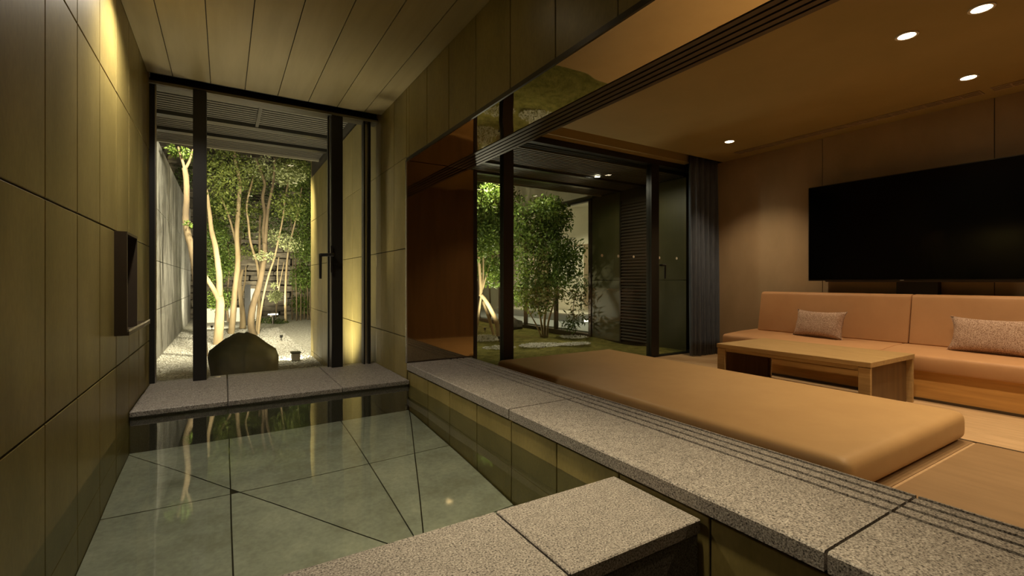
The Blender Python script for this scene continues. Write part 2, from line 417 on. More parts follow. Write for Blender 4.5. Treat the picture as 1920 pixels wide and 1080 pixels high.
# the plain tiled strip beyond the last jamb belongs to the wall
hn = box('handle_plate', 1.236, 1.262, 6.70, 6.76, 0.115, 0.48, 'black_metal', w1, bev=0.004)
tubes('lever', [([(1.25,6.70,0.355),(1.25,6.60,0.355),(1.17,6.59,0.35),(1.08,6.59,0.345)], [0.022]*4), ([(1.085,6.59,0.36),(1.085,6.59,0.20),(1.085,6.59,0.03)], [0.02,0.018,0.016])], 'black_metal', hn, 8, 0.0)

# ================================================================== GRANITE
# far ledge below the window
fl = empty('granite_sill', (0.6, 6.1, -1.19), 'dark grey granite sill of six slabs across the far end of the bath', 'ledge')
for (a, b) in ((XL, 0.035), (0.035, 1.13), (1.13, XW)):
    box('slab', a+0.004, b-0.004, 5.425, 6.22, -1.262+0.022, -1.19, 'granite', fl, bev=0.006)
    box('slab', a+0.006, b-0.006, 6.228, YG+0.12, -1.262+0.022, -1.192, 'granite', fl, bev=0.006)
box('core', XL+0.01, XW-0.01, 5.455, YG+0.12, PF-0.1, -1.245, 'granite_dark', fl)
# long ledge between bath and lounge
ll = empty('granite_ledge', (2.33, 1.2, LB), 'long grey granite ledge with four grooves dividing bath from lounge', 'ledge')
def ledge_profile():
    p = [(XW-0.006, LB), (XW-0.006, LT-0.008), (XW+0.002, LT)]
    for gx in (2.475, 2.565, 2.650, 2.728):
        p += [(gx-0.013, LT), (gx-0.013, LT-0.03), (gx+0.013, LT-0.03), (gx+0.013, LT)]
    p += [(XB-0.006, LT), (XB, LT-0.006), (XB, LB)]
    return p
for a, b in ((YN, -1.40), (-1.40, 0.862), (0.862, 3.12), (3.12, YM-0.02)):
    prism('slab', ledge_profile(), 'y', a+0.006, b-0.006, 'granite', ll)
box('bed', XW+0.03, XB-0.02, YN, YM, LB-0.012, LB, 'black_metal', ll)
# near bench
nb = empty('granite_bench', (0.6, 1.68, PF), 'grey granite bench capping the near edge of the pool', 'bench')
box('slab', XL+0.004, 1.115-0.005, 1.395, 1.965, -1.178, -1.112, 'granite', nb, bev=0.005)
box('slab', 1.115+0.005, XW-0.004, 1.395, 1.965, -1.178, -1.112, 'granite', nb, bev=0.005)
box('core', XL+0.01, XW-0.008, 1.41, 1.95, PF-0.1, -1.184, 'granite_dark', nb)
# washing floor on the camera's side of the bench
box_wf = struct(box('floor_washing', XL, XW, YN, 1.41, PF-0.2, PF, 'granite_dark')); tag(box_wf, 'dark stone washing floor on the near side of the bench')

# ================================================================== POOL
pf = struct(box('floor_pool', XL-0.1, XW+0.02, 1.40, 5.50, PF-0.2, PF-0.02, 'joint')); tag(pf, 'grey green stone floor of the bath under water')
def clip(poly, n, d):
    out = []
    for i in range(len(poly)):
        p, q = poly[i], poly[(i+1) % len(poly)]
        a = p[0]*n[0]+p[1]*n[1]-d; b = q[0]*n[0]+q[1]*n[1]-d
        if a >= 0: out.append(p)
        if (a >= 0) != (b >= 0):
            t = a/(a-b); out.append((p[0]+(q[0]-p[0])*t, p[1]+(q[1]-p[1])*t))
    return out
def line(p, q):
    dx, dy = q[0]-p[0], q[1]-p[1]; l = math.hypot(dx, dy); n = (-dy/l, dx/l); return n, n[0]*p[0]+n[1]*p[1]
D1 = line((XL, 5.43), (0.98, 3.05)); D2 = line((XW, 5.43), (1.17, 3.05))
xg = [XL, 0.045, 1.115, XW]; yg = [1.94, 3.05, 4.26, 5.46]; jg = 0.005
for i in range(3):
    for j in range(3):
        base = [(xg[i]+jg, yg[j]+jg), (xg[i+1]-jg, yg[j]+jg), (xg[i+1]-jg, yg[j+1]-jg), (xg[i]+jg, yg[j+1]-jg)]
        polys = [base]
        if j > 0:
            for (n, d) in (D1, D2):
                nxt = []
                for p in polys:
                    for s in (1, -1):
                        c = clip(p, (n[0]*s, n[1]*s), d*s+jg)
                        if len(c) >= 3: nxt.append(c)
                polys = nxt
        for p in polys:
            ar = abs(sum(p[k][0]*p[(k+1) % len(p)][1]-p[(k+1) % len(p)][0]*p[k][1] for k in range(len(p))))/2
            if ar > 0.002: prism('paving_tile', p, 'z', PF-0.03, PF, 'pool_stone', pf)
# water surface with a very gentle swell
nx, ny = 60, 90; V = []; Fc = []
x0, x1, y0, y1 = XL-0.004, XW+0.012, 1.955, 5.455
for j in range(ny+1):
    for i in range(nx+1):
        x = x0+(x1-x0)*i/nx; y = y0+(y1-y0)*j/ny
        V.append((x, y, WL+0.0010*math.sin(3.1*x+1.7*y)+0.0008*math.sin(5.3*y-2.2*x+1)))
for j in range(ny):
    for i in range(nx): Fc.append((j*(nx+1)+i, j*(nx+1)+i+1, (j+1)*(nx+1)+i+1, (j+1)*(nx+1)+i))
wat = mesh_obj('bath_water', V, Fc, 'water', None, True)
tag(wat, 'still clear greenish water filling the sunken bath', 'water')
wat.cycles.is_caustics_caster = True
for o in [pf]+[c for c in bpy.data.objects if c.parent in (pf,)]: o.cycles.is_caustics_receiver = True
for o in bpy.data.objects:
    if o.parent in (wl, wd, fl, nb): o.cycles.is_caustics_receiver = True

# ================================================================== SPOUT BOX ON THE LEFT WALL
sp = empty('spout_box', (XL, 5.2, -0.45), 'narrow dark bronze spout box projecting from the left tiled wall', 'spout')
NX = -0.657
box('back_plate', XL, XL+0.012, 4.79, 5.32, -0.42, 0.39, 'black_metal', sp)
box('side_panel', XL, NX, 4.775, 4.80, -0.43, 0.395, 'bronze', sp)
box('side_panel', XL, NX, 5.28, 5.30, -0.40, 0.395, 'bronze', sp)
box('top_panel', XL, NX, 4.80, 5.28, 0.375, 0.395, 'bronze', sp)
box('tray', XL, NX+0.012, 4.78, 6.02, -0.435, -0.405, 'bronze', sp)
box('tray_lip', NX+0.004, NX+0.012, 4.78, 6.02, -0.405, -0.388, 'steel', sp)

# ================================================================== LOUNGE SHELL
f2 = struct(box('floor', XB-0.06, XT+0.4, YN, YR+0.15, -2.1, -1.9, 'floor_wood')); tag(f2, 'light oak lounge floor')
box('inlay_panel', 3.2, 7.50, YN+0.2, 1.80, -1.9, -1.893, 'inlay_wood', f2)
box('inlay_panel', 3.2, 7.50, 1.83, YR-0.25, -1.9, -1.893, 'inlay_wood', f2)
box('edge_strip', 7.50, 7.53, YN+0.2, YR-0.25, -1.9, -1.889, 'bronze', f2)
wt = struct(box('wall_television', XT, XT+0.4, YN, YR+0.25, -2.1, CR+0.3, 'joint')); tag(wt, 'brown plastered lounge wall behind the television')
yy = [YN, -0.22, 2.42, 5.06, YR+0.2]
for a, b in zip(yy[:-1], yy[1:]):
    box('wall_panel', XT-0.02, XT, a+0.006, b-0.006 if b < 7 else b, -1.9, CR, 'room_wall', wt)
wb = struct(box('wall_back', -1.3, XT+0.4, YN-0.3, YN, -2.9, 3.7, 'back_wood')); tag(wb, 'brown timber wall behind the camera')
wlr = struct(box('wall_lounge_side', XB-0.02, XB, YM+0.03, YR+0.1, -2.1, 3.3, 'room_wall')); tag(wlr, 'short lounge wall behind the polished end panel')
cl = struct(box('ceiling_lounge', XB-0.02, XT+0.4, YN, 7.42, CR, CR+0.25, 'ceiling_paint')); tag(cl, 'flat warm lounge ceiling')
box('recess_top', XB-0.02, XT+0.4, 7.42, 7.80, CR+0.20, CR+0.25, 'room_wall', cl)
box('window_strip', XB-0.02, 10.25, 7.80, YR-0.02, CR-0.03, CR+0.25, 'ceiling_paint', cl)
# lounge window
w2 = empty('window_2', (6.9, YR, -1.9), 'wide lounge window with thick black mullions', None, kind='structure')
box('head_bar', XB, XT, YR-0.06, YR+0.14, CR-0.16, CR+0.25, 'black_metal', w2)
box('sill_bar', XB, XT, YR-0.05, YR+0.12, -1.93, -1.875, 'black_metal', w2)
box('mullion', 4.765, 5.0, YR-0.05, YR+0.10, -1.9, CR, 'black_metal', w2)
m2 = box('mullion', 9.03, 9.30, YR-0.05, YR+0.12, -1.9, CR, 'black_metal', w2)
box('jamb', 10.72, XT, YR-0.05, YR+0.12, -1.9, CR, 'black_metal', w2)
for a, b in ((XB, 4.765), (5.0, 9.03), (9.30, 10.72)):
    p = box('pane', a, b, YR+0.02, YR+0.034, -1.88, CR-0.1, 'tinted_glass', w2)
for x in (7.455, 7.97, 8.48, 9.39, 10.05):
    vs = [(x+0.034*math.cos(t*math.pi/8), YR+0.016, 0.592+0.034*math.sin(t*math.pi/8)) for t in range(16)] + [(x+0.034*math.cos(t*math.pi/8), YR+0.0199, 0.592+0.034*math.sin(t*math.pi/8)) for t in range(16)]
    mesh_obj('glass_marker', vs, [tuple(range(16)), tuple(range(31,15,-1))]+[(k,(k+1)%16,(k+1)%16+16,k+16) for k in range(16)], 'white_paint', w2)
tubes('lever', [([(9.34,YR-0.05,0.40),(9.34,YR-0.14,0.40),(9.42,YR-0.15,0.40)], [0.025]*3), ([(9.41,YR-0.15,0.42),(9.41,YR-0.15,0.2),(9.40,YR-0.15,0.06)], [0.025]*3)], 'black_metal', w2, 8, 0)

# ================================================================== LOUNGE FURNITURE
# floor mattress: rounded slab
def rounded_box(name, x0, x1, y0, y1, z0, z1, mat, parent, r, seg=4, puff=0.0):
    bm = bmesh.new(); bmesh.ops.create_cube(bm, size=1.0)
    bmesh.ops.scale(bm, vec=((x1-x0)*S, (y1-y0)*S, (z1-z0)*S), verts=bm.verts)
    bmesh.ops.bevel(bm, geom=bm.edges[:], offset=r*S, segments=seg, profile=0.6, affect='EDGES')
    me = bpy.data.meshes.new(name); bm.to_mesh(me); bm.free(); me.materials.append(M[mat]); me.shade_smooth()
    o = bpy.data.objects.new(name, me); link(o, parent); c = U((x0+x1)/2, (y0+y1)/2, (z0+z1)/2); o.location = c-par_off(parent); ORI[o.name] = c
    return o
mt = empty('floor_mattress', (6.0, 4.9, -1.9), 'large tan leather floor mattress behind the granite ledge', 'mattress')
rounded_box('pad', 4.52, 7.50, 1.88, YR-0.16, -1.875, -1.540, 'leather', mt, 0.13, 6)
box('plinth', 4.62, 7.42, 1.96, YR-0.22, -1.893, -1.872, 'base_wood', mt)
# sofa: base, seat and back cushions
sf = empty('sofa', (10.1, 3.0, -1.9), 'long tan leather bench sofa on an oak plinth below the television', 'sofa')
ys = [6.36, 3.47, 0.58, -2.31]
box('plinth', 9.47, XT-0.06, -2.31, 6.30, -1.9, -1.425, 'base_wood', sf)
box('toe_strip', 9.455, 9.47, -2.31, 6.30, -1.9, -1.86, 'bronze', sf)
for a, b in zip(ys[1:], ys[:-1]):
    poly = [(9.40,-1.425),(9.385,-1.40),(9.38,-1.23),(9.40,-1.185),(9.46,-1.168),(10.05,-1.13),(10.72,-1.115),(10.72,-1.425)]
    o = prism('seat_cushion', poly, 'y', a+0.006, b-0.006, 'sofa_leather', sf)
    md = o.modifiers.new('b', 'BEVEL'); md.width = 0.010; md.segments = 3; o.data.shade_smooth()
    poly = [(10.42,-1.12),(10.56,-0.34),(10.575,-0.275),(10.62,-0.245),(10.72,-0.24),(10.78,-0.27),(XT-0.06,-1.12)]
    yb = b if b < 6 else 6.18
    o = prism('back_cushion', poly, 'y', a+0.006-(0.07 if a > 3 else 0.07), yb-0.006-(0.07 if b < 6 else 0), 'sofa_leather', sf)
    md = o.modifiers.new('b', 'BEVEL'); md.width = 0.012; md.segments = 3; o.data.shade_smooth()

# low table
tb = empty('coffee_table', (8.45, 4.1, -1.9), 'low oak coffee table in front of the sofa', 'table')
tx0, tx1, ty0, ty1 = 7.68, 9.22, 2.92, 5.32
box('tabletop', tx0, tx1, ty0, ty1, -1.215, -1.14, 'table_wood', tb, bev=0.006)
for x in (tx0+0.01, tx1-0.06):
    for y in (ty0+0.01, ty1-0.16):
        box('leg', x, x+0.05, y, y+0.15, -1.9, -1.222, 'table_wood', tb, bev=0.004)
for y in (ty0+0.09, ty1-0.12):
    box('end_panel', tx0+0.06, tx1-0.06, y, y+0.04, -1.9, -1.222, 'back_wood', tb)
box('apron', tx0+0.03, tx0+0.06, ty0+0.16, ty1-0.16, -1.27, -1.222, 'table_wood', tb)

# cushions
def pillow(cx, cy, cz, w, h, t, tilt, yaw, label):
    n = 22; V = []; Fc = []
    for s in (1, -1):
        for j in range(n+1):
            for i in range(n+1):
                u = 2*i/n-1; v = 2*j/n-1
                e = (max(0, 1-abs(u)**2.6)*max(0, 1-abs(v)**2.6))**0.42
                k = 1-0.13*(1-abs(v)**2)*abs(u)**5
                k2 = 1-0.15*(1-abs(u)**2)*abs(v)**5
                wr = 0.012*math.sin(9*v+4*u)*abs(u)**3+0.008*math.sin(13*u)*abs(v)**3
                V.append((u*k*w/2, v*k2*h/2, s*(t/2)*e+wr*e))
        o = 0 if s == 1 else (n+1)**2
        for j in range(n):
            for i in range(n):
                q = (o+j*(n+1)+i, o+j*(n+1)+i+1, o+(j+1)*(n+1)+i+1, o+(j+1)*(n+1)+i)
                Fc.append(q if s == 1 else q[::-1])
    # local x -> -Y (along the sofa), local y -> up, local z -> -X (towards the room)
    A = Matrix(((0,0,-1),(-1,0,0),(0,1,0)))
    R = Matrix.Rotation(yaw, 3, 'Z') @ Matrix.Rotation(tilt, 3, 'Y')
    W = [R @ (A @ Vector(v)) for v in V]
    W = [(v.x+cx, v.y+cy, v.z+cz) for v in W]
    pe = empty('throw_cushion', (cx, cy, min(v[2] for v in W)), label, 'cushion', 'tweed cushions on the sofa')
    o = mesh_obj('cover', W, Fc, 'tweed', pe, True)
    bm = bmesh.new(); bm.from_mesh(o.data); bmesh.ops.remove_doubles(bm, verts=bm.verts[:], dist=0.0008); bmesh.ops.recalc_face_normals(bm, faces=bm.faces[:]); bm.to_mesh(o.data); bm.free(); o.data.shade_smooth()
    # piping around the rim
    ring = [W[i] for i in range(n+1)] + [W[j*(n+1)+n] for j in range(1, n+1)] + [W[n*(n+1)+i] for i in range(n-1, -1, -1)] + [W[j*(n+1)] for j in range(n-1, -1, -1)]
    tubes('piping', [(ring, [0.008]*len(ring))], 'tweed', pe, 5, 0)
    return pe
pillow(10.18, 4.76, -0.865, 1.00, 0.56, 0.27, math.radians(16), math.radians(-9), 'small pinkish tweed cushion at the curtain end of the sofa')
pillow(10.16, 2.24, -0.862, 1.10, 0.58, 0.30, math.radians(16), math.radians(-4), 'larger pinkish tweed cushion under the television at the right edge')

# television
tv = empty('television', (XT-0.35, 3.4, 0.0), 'large black wall mounted television above the sofa', 'television')
TX = XT-0.36
box('screen', TX-0.01, TX, 1.67, 5.16, 0.035, 1.972, 'screen', tv)
box('bezel', TX, TX+0.075, 1.655, 5.175, 0.005, 1.982, 'black_metal', tv, bev=0.006)
box('edge_trim', TX+0.005, TX+0.05, 1.655, 5.175, 1.982, 1.989, 'dark_metal', tv)
box('edge_trim', TX+0.005, TX+0.05, 5.175, 5.182, 0.005, 1.982, 'dark_metal', tv)
box('rear_housing', TX+0.075, TX+0.16, 1.95, 4.9, -0.02, 1.2, 'black_metal', tv, bev=0.02)
box('mount', TX+0.16, XT-0.021, 3.1, 3.7, -0.27, 0.8, 'black_metal', tv)
box('status_light', TX-0.008, TX, 3.53, 3.59, 0.014, 0.020, 'white_paint', tv)

# curtain: pleated drape
V = []; Fc = []; n = 110; zz = np.linspace(-1.88, CR+0.12, 14)
for k, z in enumerate(zz):
    fl_ = 1.0+0.12*(1-(k/13.0))
    for i in range(n+1):
        t = i/n; x = 10.02+t*(XT-0.03-10.02)
        y = 7.62+0.085*fl_*math.sin(t*2*math.pi*9+0.5*math.sin(t*11))+0.03*math.sin(t*31+z*0.5)
        V.append((x, y, z))
m_ = n+1
for k in range(13):
    for i in range(n): Fc.append((k*m_+i, k*m_+i+1, (k+1)*m_+i+1, (k+1)*m_+i))
cu = empty('curtain', (10.5, 7.62, -1.9), 'dark grey pleated curtain drawn to the right of the lounge window', 'curtain')
co = mesh_obj('drape', V, Fc, 'curtain_cloth', cu, True)
md = co.modifiers.new('s', 'SOLIDIFY'); md.thickness = 0.004
box('rail', 9.2, XT-0.03, 7.60, 7.64, CR+0.12, CR+0.16, 'dark_metal', cu)

# downlights in the lounge ceiling
def downlight(x, y, z, r, label, power, color, group, angle=105, glow='lamp_glow', target=None, caustic=False, blend=0.7):
    e = empty('downlight', (x, y, z), label, 'light', group)
    ring_mesh('trim_ring', x, y, z-0.012, z+0.0, r*0.86, r*1.12, 'white_paint' if glow == 'lamp_glow' else 'black_metal', e)
    cyl_mesh('lens', x, y, z-0.007, z-0.003, r*0.86, glow, e)
    l = spot('downlight_beam', (x, y, z-0.03), target or (x, y, z-2), power, color, angle, blend, 0.04, caustic)
    l.parent = e; l.location = l.location - ORI[e.name]
    return e
P_ROOM = 62
downlight(9.45, 6.23, CR, 0.105, 'round ceiling downlight nearest the curtain', P_ROOM, WARM, 'lounge downlights')
downlight(7.26, 2.38, CR, 0.105, 'round ceiling downlight left of the pair at the top right corner', P_ROOM, WARM, 'lounge downlights')
downlight(7.25, 1.70, CR, 0.105, 'round ceiling downlight at the very top right corner', P_ROOM, WARM, 'lounge downlights')
downlight(9.54, 2.38, CR, 0.105, 'round ceiling downlight close to the air grille above the television', P_ROOM, WARM, 'lounge downlights')
for x, y, lab in ((7.26, -1.2, 'ceiling downlight above the floor behind the camera'), (9.54, -0.6, 'ceiling downlight above the sofa end outside the picture'), (4.8, 0.3, 'ceiling downlight nearest the ledge, outside the picture')):
    downlight(x, y, CR, 0.105, lab, P_ROOM, WARM, 'lounge downlights behind the camera')
# linear air grilles
for (a, b, lab) in ((2.45, 6.72, 'long slotted air grille in the ceiling along the television wall'), (-1.5, 2.33, 'slotted air grille at the right edge of the ceiling')):
    g = empty('air_grille', (10.46, (a+b)/2, CR), lab, 'grille')
    box('backing', 10.36, 10.60, a, b, CR-0.004, CR+0.001, 'black_metal', g)
    for k in range(4):
        box('blade', 10.36+k*0.0665, 10.36+k*0.0665+0.026, a, b, CR-0.012, CR-0.003, 'room_wall', g)
    k = a
    while k < b:
        box('divider', 10.36, 10.60, k, k+0.02, CR-0.011, CR-0.003, 'room_wall', g); k += 0.24

# ================================================================== BATH LIGHTS
downlight(-0.36, 4.60, CB, 0.07, 'bath ceiling downlight beside the left wall, above the picture', 66, (1.0, 0.90, 0.74), 'bath downlights', 150, caustic=True, blend=1.0)
downlight(1.45, 1.50, CB, 0.07, 'bath ceiling downlight above the granite bench, out of the picture', 110, BATH, 'bath downlights', 62, caustic=True, blend=1.0)
downlight(1.15, 3.30, CB, 0.07, 'added bath ceiling downlight brightening the pool from above its middle, out of the picture', 65, BATH, 'bath downlights', 58, caustic=True, blend=1.0)  # extra lamp, added out of view to brighten the pool floor
downlight(0.62, -1.0, CB, 0.07, 'bath ceiling downlight over the washing floor, out of the picture', 5, BATH, 'bath downlights', 100)
cy.use_light_tree = True

# ================================================================== OUTDOORS
gd = struct(mesh_obj('ground', [(-8,YG+0.1,-1.9),(4.0,YG+0.1,-1.9),(4.0,34,-1.9),(-8,34,-1.9)], [(0,1,2,3)], 'gravel_ground')); tag(gd, 'pale raked gravel of the garden beyond the bath')
V = []; Fc = []; nx, ny = 90, 110
for j in range(ny+1):
    for i in range(nx+1):
        x = 4.0+(16-4.0)*i/nx; y = YR+0.12+(34-YR-0.12)*j/ny
        V.append((x, y, -1.9+0.05*math.sin(x*1.3+0.7*y)*math.sin(0.9*y-0.5*x)+0.025*math.sin(3.7*x+y*2.1)-0.02))
for j in range(ny):
    for i in range(nx): Fc.append((j*(nx+1)+i, j*(nx+1)+i+1, (j+1)*(nx+1)+i+1, (j+1)*(nx+1)+i))
gm = struct(mesh_obj('ground_moss', V, Fc, 'moss', None, True)); tag(gm, 'mossy ground of the courtyard beyond the lounge')

def pebbles(name, spots, size, label, zoff=-1.895):
    ov = np.array([(1,0,0),(-1,0,0),(0,1,0),(0,-1,0),(0,0,1),(0,0,-1)], float)
    of = np.array([(0,2,4),(2,1,4),(1,3,4),(3,0,4),(2,0,5),(1,2,5),(3,1,5),(0,3,5)])
    P = np.concatenate(spots); k = len(P)
    sc_ = nr.uniform(0.5, 1.3, (k,1,1))*size*nr.uniform(0.6, 1.2, (k,1,3))*np.array([1,1,0.6])
    an = nr.uniform(0, 6.28, k); c, s = np.cos(an), np.sin(an)
    v = ov[None]*sc_; vx = v[...,0]*c[:,None]-v[...,1]*s[:,None]; vy = v[...,0]*s[:,None]+v[...,1]*c[:,None]
    V = np.stack([vx+P[:,0:1], vy+P[:,1:2], v[...,2]+zoff], -1).reshape(-1,3)
    Fc = (of[None]+6*np.arange(k)[:,None,None]).reshape(-1,3)
    o = mesh_obj(name, V.tolist(), Fc.tolist(), 'pebble', None, True)
    return tag(o, label, 'gravel', None, 'stuff')
a = np.stack([nr.uniform(-1.35, 1.88, 16000), 7.2+nr.uniform(0, 1, 16000)**1.3*14], -1)
pebbles('gravel', [a], 0.028, 'loose pale pebbles lying over the gravel garden')
def blob(cx, cy, rx, ry, n): r = np.sqrt(nr.uniform(0,1,n)); t = nr.uniform(0,6.28,n); return np.stack([cx+rx*r*np.cos(t), cy+ry*r*np.sin(t)], -1)
pebbles('white_gravel', [blob(7.9, 11.2, 0.7, 0.5, 900), blob(8.9, 10.9, 0.6, 0.35, 600), blob(7.3, 13.6, 1.0, 0.9, 1200), blob(6.6, 11.4, 0.5, 0.4, 300), blob(10.0, 12.3, 0.5, 0.5, 400)], 0.026, 'white pebbles scattered in patches over the moss', -1.87)

# stone clad garden wall on the left
wm = struct(box('wall_garden', -1.85, -1.40, YG+0.12, 27.4, -2.2, 3.46, 'joint')); tag(wm, 'white streaked stone wall along the left of the garden')
zr = [-1.95, -0.69, 0.49, 1.75, 3.46]
yj = [YG+0.12, 9.6, 12.3, 15.0, 17.7, 20.4, 23.1, 25.8, 27.4]
for a, b in zip(yj[:-1], yj[1:]):
    for c, d in zip(zr[:-1], zr[1:]):
        box('panel', -1.42+rng.uniform(-0.006,0), -1.38, a+0.008, b-0.008, c+0.010, d-0.010, 'marble', wm)

# stacked rock wall far behind
wk = struct(box('wall_rear', -9, 6.0, 29.2, 29.8, -2.2, 11, 'joint')); tag(wk, 'rough stacked rock wall at the back of the garden')
def stone_mesh(i):
    bm = bmesh.new(); bmesh.ops.create_cube(bm, size=1.0); r_ = random.Random(i)
    bmesh.ops.scale(bm, vec=(1.0*S, 0.5*S, 0.36*S), verts=bm.verts)
    bmesh.ops.bevel(bm, geom=bm.edges[:], offset=0.05*S, segments=1, affect='EDGES')
    for v in bm.verts: v.co += Vector((r_.uniform(-.03,.03), r_.uniform(-.05,.05), r_.uniform(-.03,.03)))*S
    me = bpy.data.meshes.new('stone'); bm.to_mesh(me); bm.free(); me.materials.append(M['rock']); return me
SM = [stone_mesh(i) for i in range(7)]
z = -1.9; row = 0
while z < 7.6:
    h = rng.uniform(0.20, 0.40); x = -3.6+rng.uniform(-0.5, 0)
    while x < 4.4:
        wd_ = rng.uniform(0.7, 1.9)
        o = bpy.data.objects.new('stone', SM[rng.randrange(7)]); link(o, wk)
        o.location = U(x+wd_/2, 29.1+rng.uniform(-0.12, 0.12), z+h/2)-ORI[wk.name]; o.rotation_euler = (0, rng.uniform(-.02,.02), 0); o.scale = (wd_*0.97, 1.0, h/0.36*0.96)
        x += wd_
    z += h; row += 1
# plaster wall behind the courtyard
wp = struct(box('wall_courtyard', 5.9, 18, 27.0, 27.4, -2.2, 9, 'plaster')); tag(wp, 'plain olive plaster wall closing the courtyard')

# eaves with slats, beams and fascia
def eave(name, x0, x1, y0, y1, label, cross):
    e = empty(name, ((x0+x1)/2, (y0+y1)/2, EV), label, 'eave')
    box('board', x0, x1, y0, y1, EV+0.24, EV+0.34, 'soffit_board', e)
    y = y0+0.06
    while y < y1-0.10:
        box('slat', x0, x1, y, y+0.046, EV+0.02, EV+0.045, 'slat_metal', e); y += 0.112
    for yb in (9.62, 10.62): box('beam', x0, x1, yb, yb+0.16, EV-0.03, EV+0.14, 'black_metal', e)
    for xc in cross: box('beam', xc, xc+0.05, y0, 9.62, EV-0.02, EV+0.14, 'black_metal', e)
    box('fascia', x0, x1, y1-0.06, y1+0.02, EV-0.015, EV+0.35, 'fascia', e)
    return e
eave('slatted_eave', -1.37, XW-0.02, YG+0.14, 11.65, 'dark slatted eave outside the bath window', (0.48,))
eave('slatted_eave', XB+0.0, 10.58, YR+0.16, 11.60, 'dark slatted eave outside the lounge window', ())
downlight(8.51, 9.45, EV+0.0, 0.085, 'small round light in the eave outside the lounge', 26, GARD, None, 174, 'garden_glow', blend=0.35)

# wall of the neighbouring wing: dark panel, louvre, then a glazed corridor
wx = struct(box('wall_wing', 10.62, 11.4, YR+0.26, 12.05, -2.1, 3.3, 'joint')); tag(wx, 'dark panelled wing wall beside the courtyard')
for (a, b) in ((YR+0.15, 9.52), (10.72, 12.03)):
    box('panel', 10.60, 10.62, a+0.006, b-0.006, -1.9, 0.02, 'dark_panel', wx); box('panel', 10.60, 10.62, a+0.006, b-0.006, 0.035, EV, 'dark_panel', wx)
lv = empty('louvre_panel', (10.6, 10.1, -1.9), 'tall dark louvred panel on the wing wall', 'louvre')
for a in (9.53, 10.66): box('frame', 10.555, 10.62, a, a+0.05, -1.9, EV-0.3, 'dark_metal', lv)
z = -1.82
while z < EV-0.4:
    prism('slat', [(10.56, z), (10.565, z+0.012), (10.615, z+0.075), (10.615, z+0.06)], 'y', 9.58, 10.66, 'louver_metal', lv); z += 0.095
w3 = empty('window_3', (10.6, 16, -1.9), 'glazed corridor wall on the right of the courtyard', None, kind='structure')
box('curb', 10.55, 10.75, 12.05, 26, -2.0, -1.80, 'bronze', w3)
box('head_bar', 10.56, 10.72, 12.05, 26, EV-0.08, EV+0.0, 'black_metal', w3)
for y in (12.07, 14.03, 16.1, 18.2, 20.3): box('post', 10.57, 10.70, y, y+0.12, -1.85, EV, 'bronze', w3)
for a, b in ((12.19, 14.03), (14.15, 16.1), (16.22, 18.2), (18.32, 20.3), (20.42, 26)): box('pane', 10.63, 10.64, a, b, -1.8, EV-0.08, 'pane_glass', w3)
wc = struct(box('wall_corridor', 14.0, 14.3, 12.0, 27, -2.0, 5.2, 'corridor_white')); tag(wc, 'pale corridor wall seen through the courtyard glazing')
box('band', 13.96, 14.0, 12.0, 27, 1.62, 1.68, 'corridor_brown', wc)
for a, b, mt_ in ((12.6, 14.2, 'corridor_brown'), (14.25, 15.0, 'corridor_grey'), (15.05, 16.4, 'corridor_brown'), (19.0, 20.2, 'corridor_brown')):
    box('panel', 13.95, 14.0, a, b, -1.2, 1.6, mt_, wc)
fc_ = struct(box('floor_corridor', 10.76, 14.0, 12.0, 27, -2.0, -1.75, 'corridor_grey')); tag(fc_, 'pale corridor floor')
struct(box('ceiling_corridor', 10.7, 14.3, 12.0, 27, EV+0.35, EV+0.6, 'corridor_white'))
struct(box('wall_upper_wing', 10.62, 10.9, 12.05, 27, EV, EV+3.0, 'plaster'))
lo_w = empty('corridor_low_wall', (13.3, 17, -1.75), 'low grey wall along the corridor, its lit edge painted as a white top', 'bench')
box('body', 12.6, 13.9, 15.2, 22, -1.75, -1.45, 'corridor_grey', lo_w); box('top', 12.55, 13.9, 15.2, 22, -1.45, -1.40, 'white_paint', lo_w)  # white top puts the brightness of the lit edge into the colour
for y in (13.2, 16.2, 19.5): 
    downlight(12.2, y, EV+0.35, 0.1, ('corridor ceiling light nearest the wing wall', 'middle corridor ceiling light', 'farthest corridor ceiling light')[int((y-13)/3)], 90, GARD, 'corridor ceiling lights', 130, 'garden_glow')

# ------------------------------------------------------------------ boulder
FA = math.atan(540/876.0)
def pix(u, v, Y):
    """a point of the photograph carried out to the depth plane y = Y"""
    r = (u-960)/876.0
    x = r*math.cos(FA)+math.sin(FA); y = -r*math.sin(FA)+math.cos(FA); z = -(v-527)/876.0
    t = Y/y
    return (x*t, Y, z*t)
prof = [(404,760),(398,722),(393,692),(389,670),(392,657),(405,647),(421,637),(437,626),(447,622),(455,625),(463,622),(481,628),(500,642),(517,653),(522,666),(521,690),(516,722),(512,760)]
prof = [(p[0], p[2]) for p in (pix(u, v, 9.1) for u, v in prof)]
pc = (sum(p[0] for p in prof)/len(prof), -1.7); V = []; Fc = []; ks = [(-0.52,0.0),(-0.50,0.55),(-0.42,0.82),(-0.28,0.95),(-0.05,1.0),(0.2,0.97),(0.36,0.82),(0.44,0.5),(0.46,0.0)]
for a, (dy, k) in enumerate(ks):
    for b, p in enumerate(prof):
        f = 1+0.02*math.sin(5.1*a+2.3*b)*(0 < a < 8)*(a != 4)
        V.append((pc[0]+(p[0]-pc[0])*k*f, 9.1+dy+0.03*math.sin(1.7*b+a), max(-1.93, pc[1]+(p[1]-pc[1])*k*f)))
n = len(prof)
for a in range(len(ks)-1):
    for b in range(n-1): Fc.append((a*n+b, (a+1)*n+b, (a+1)*n+b+1, a*n+b+1))
bo = mesh_obj('boulder', V, Fc, 'boulder', None, True); tag(bo, 'big dark boulder with a ridged top just outside the bath window', 'boulder')
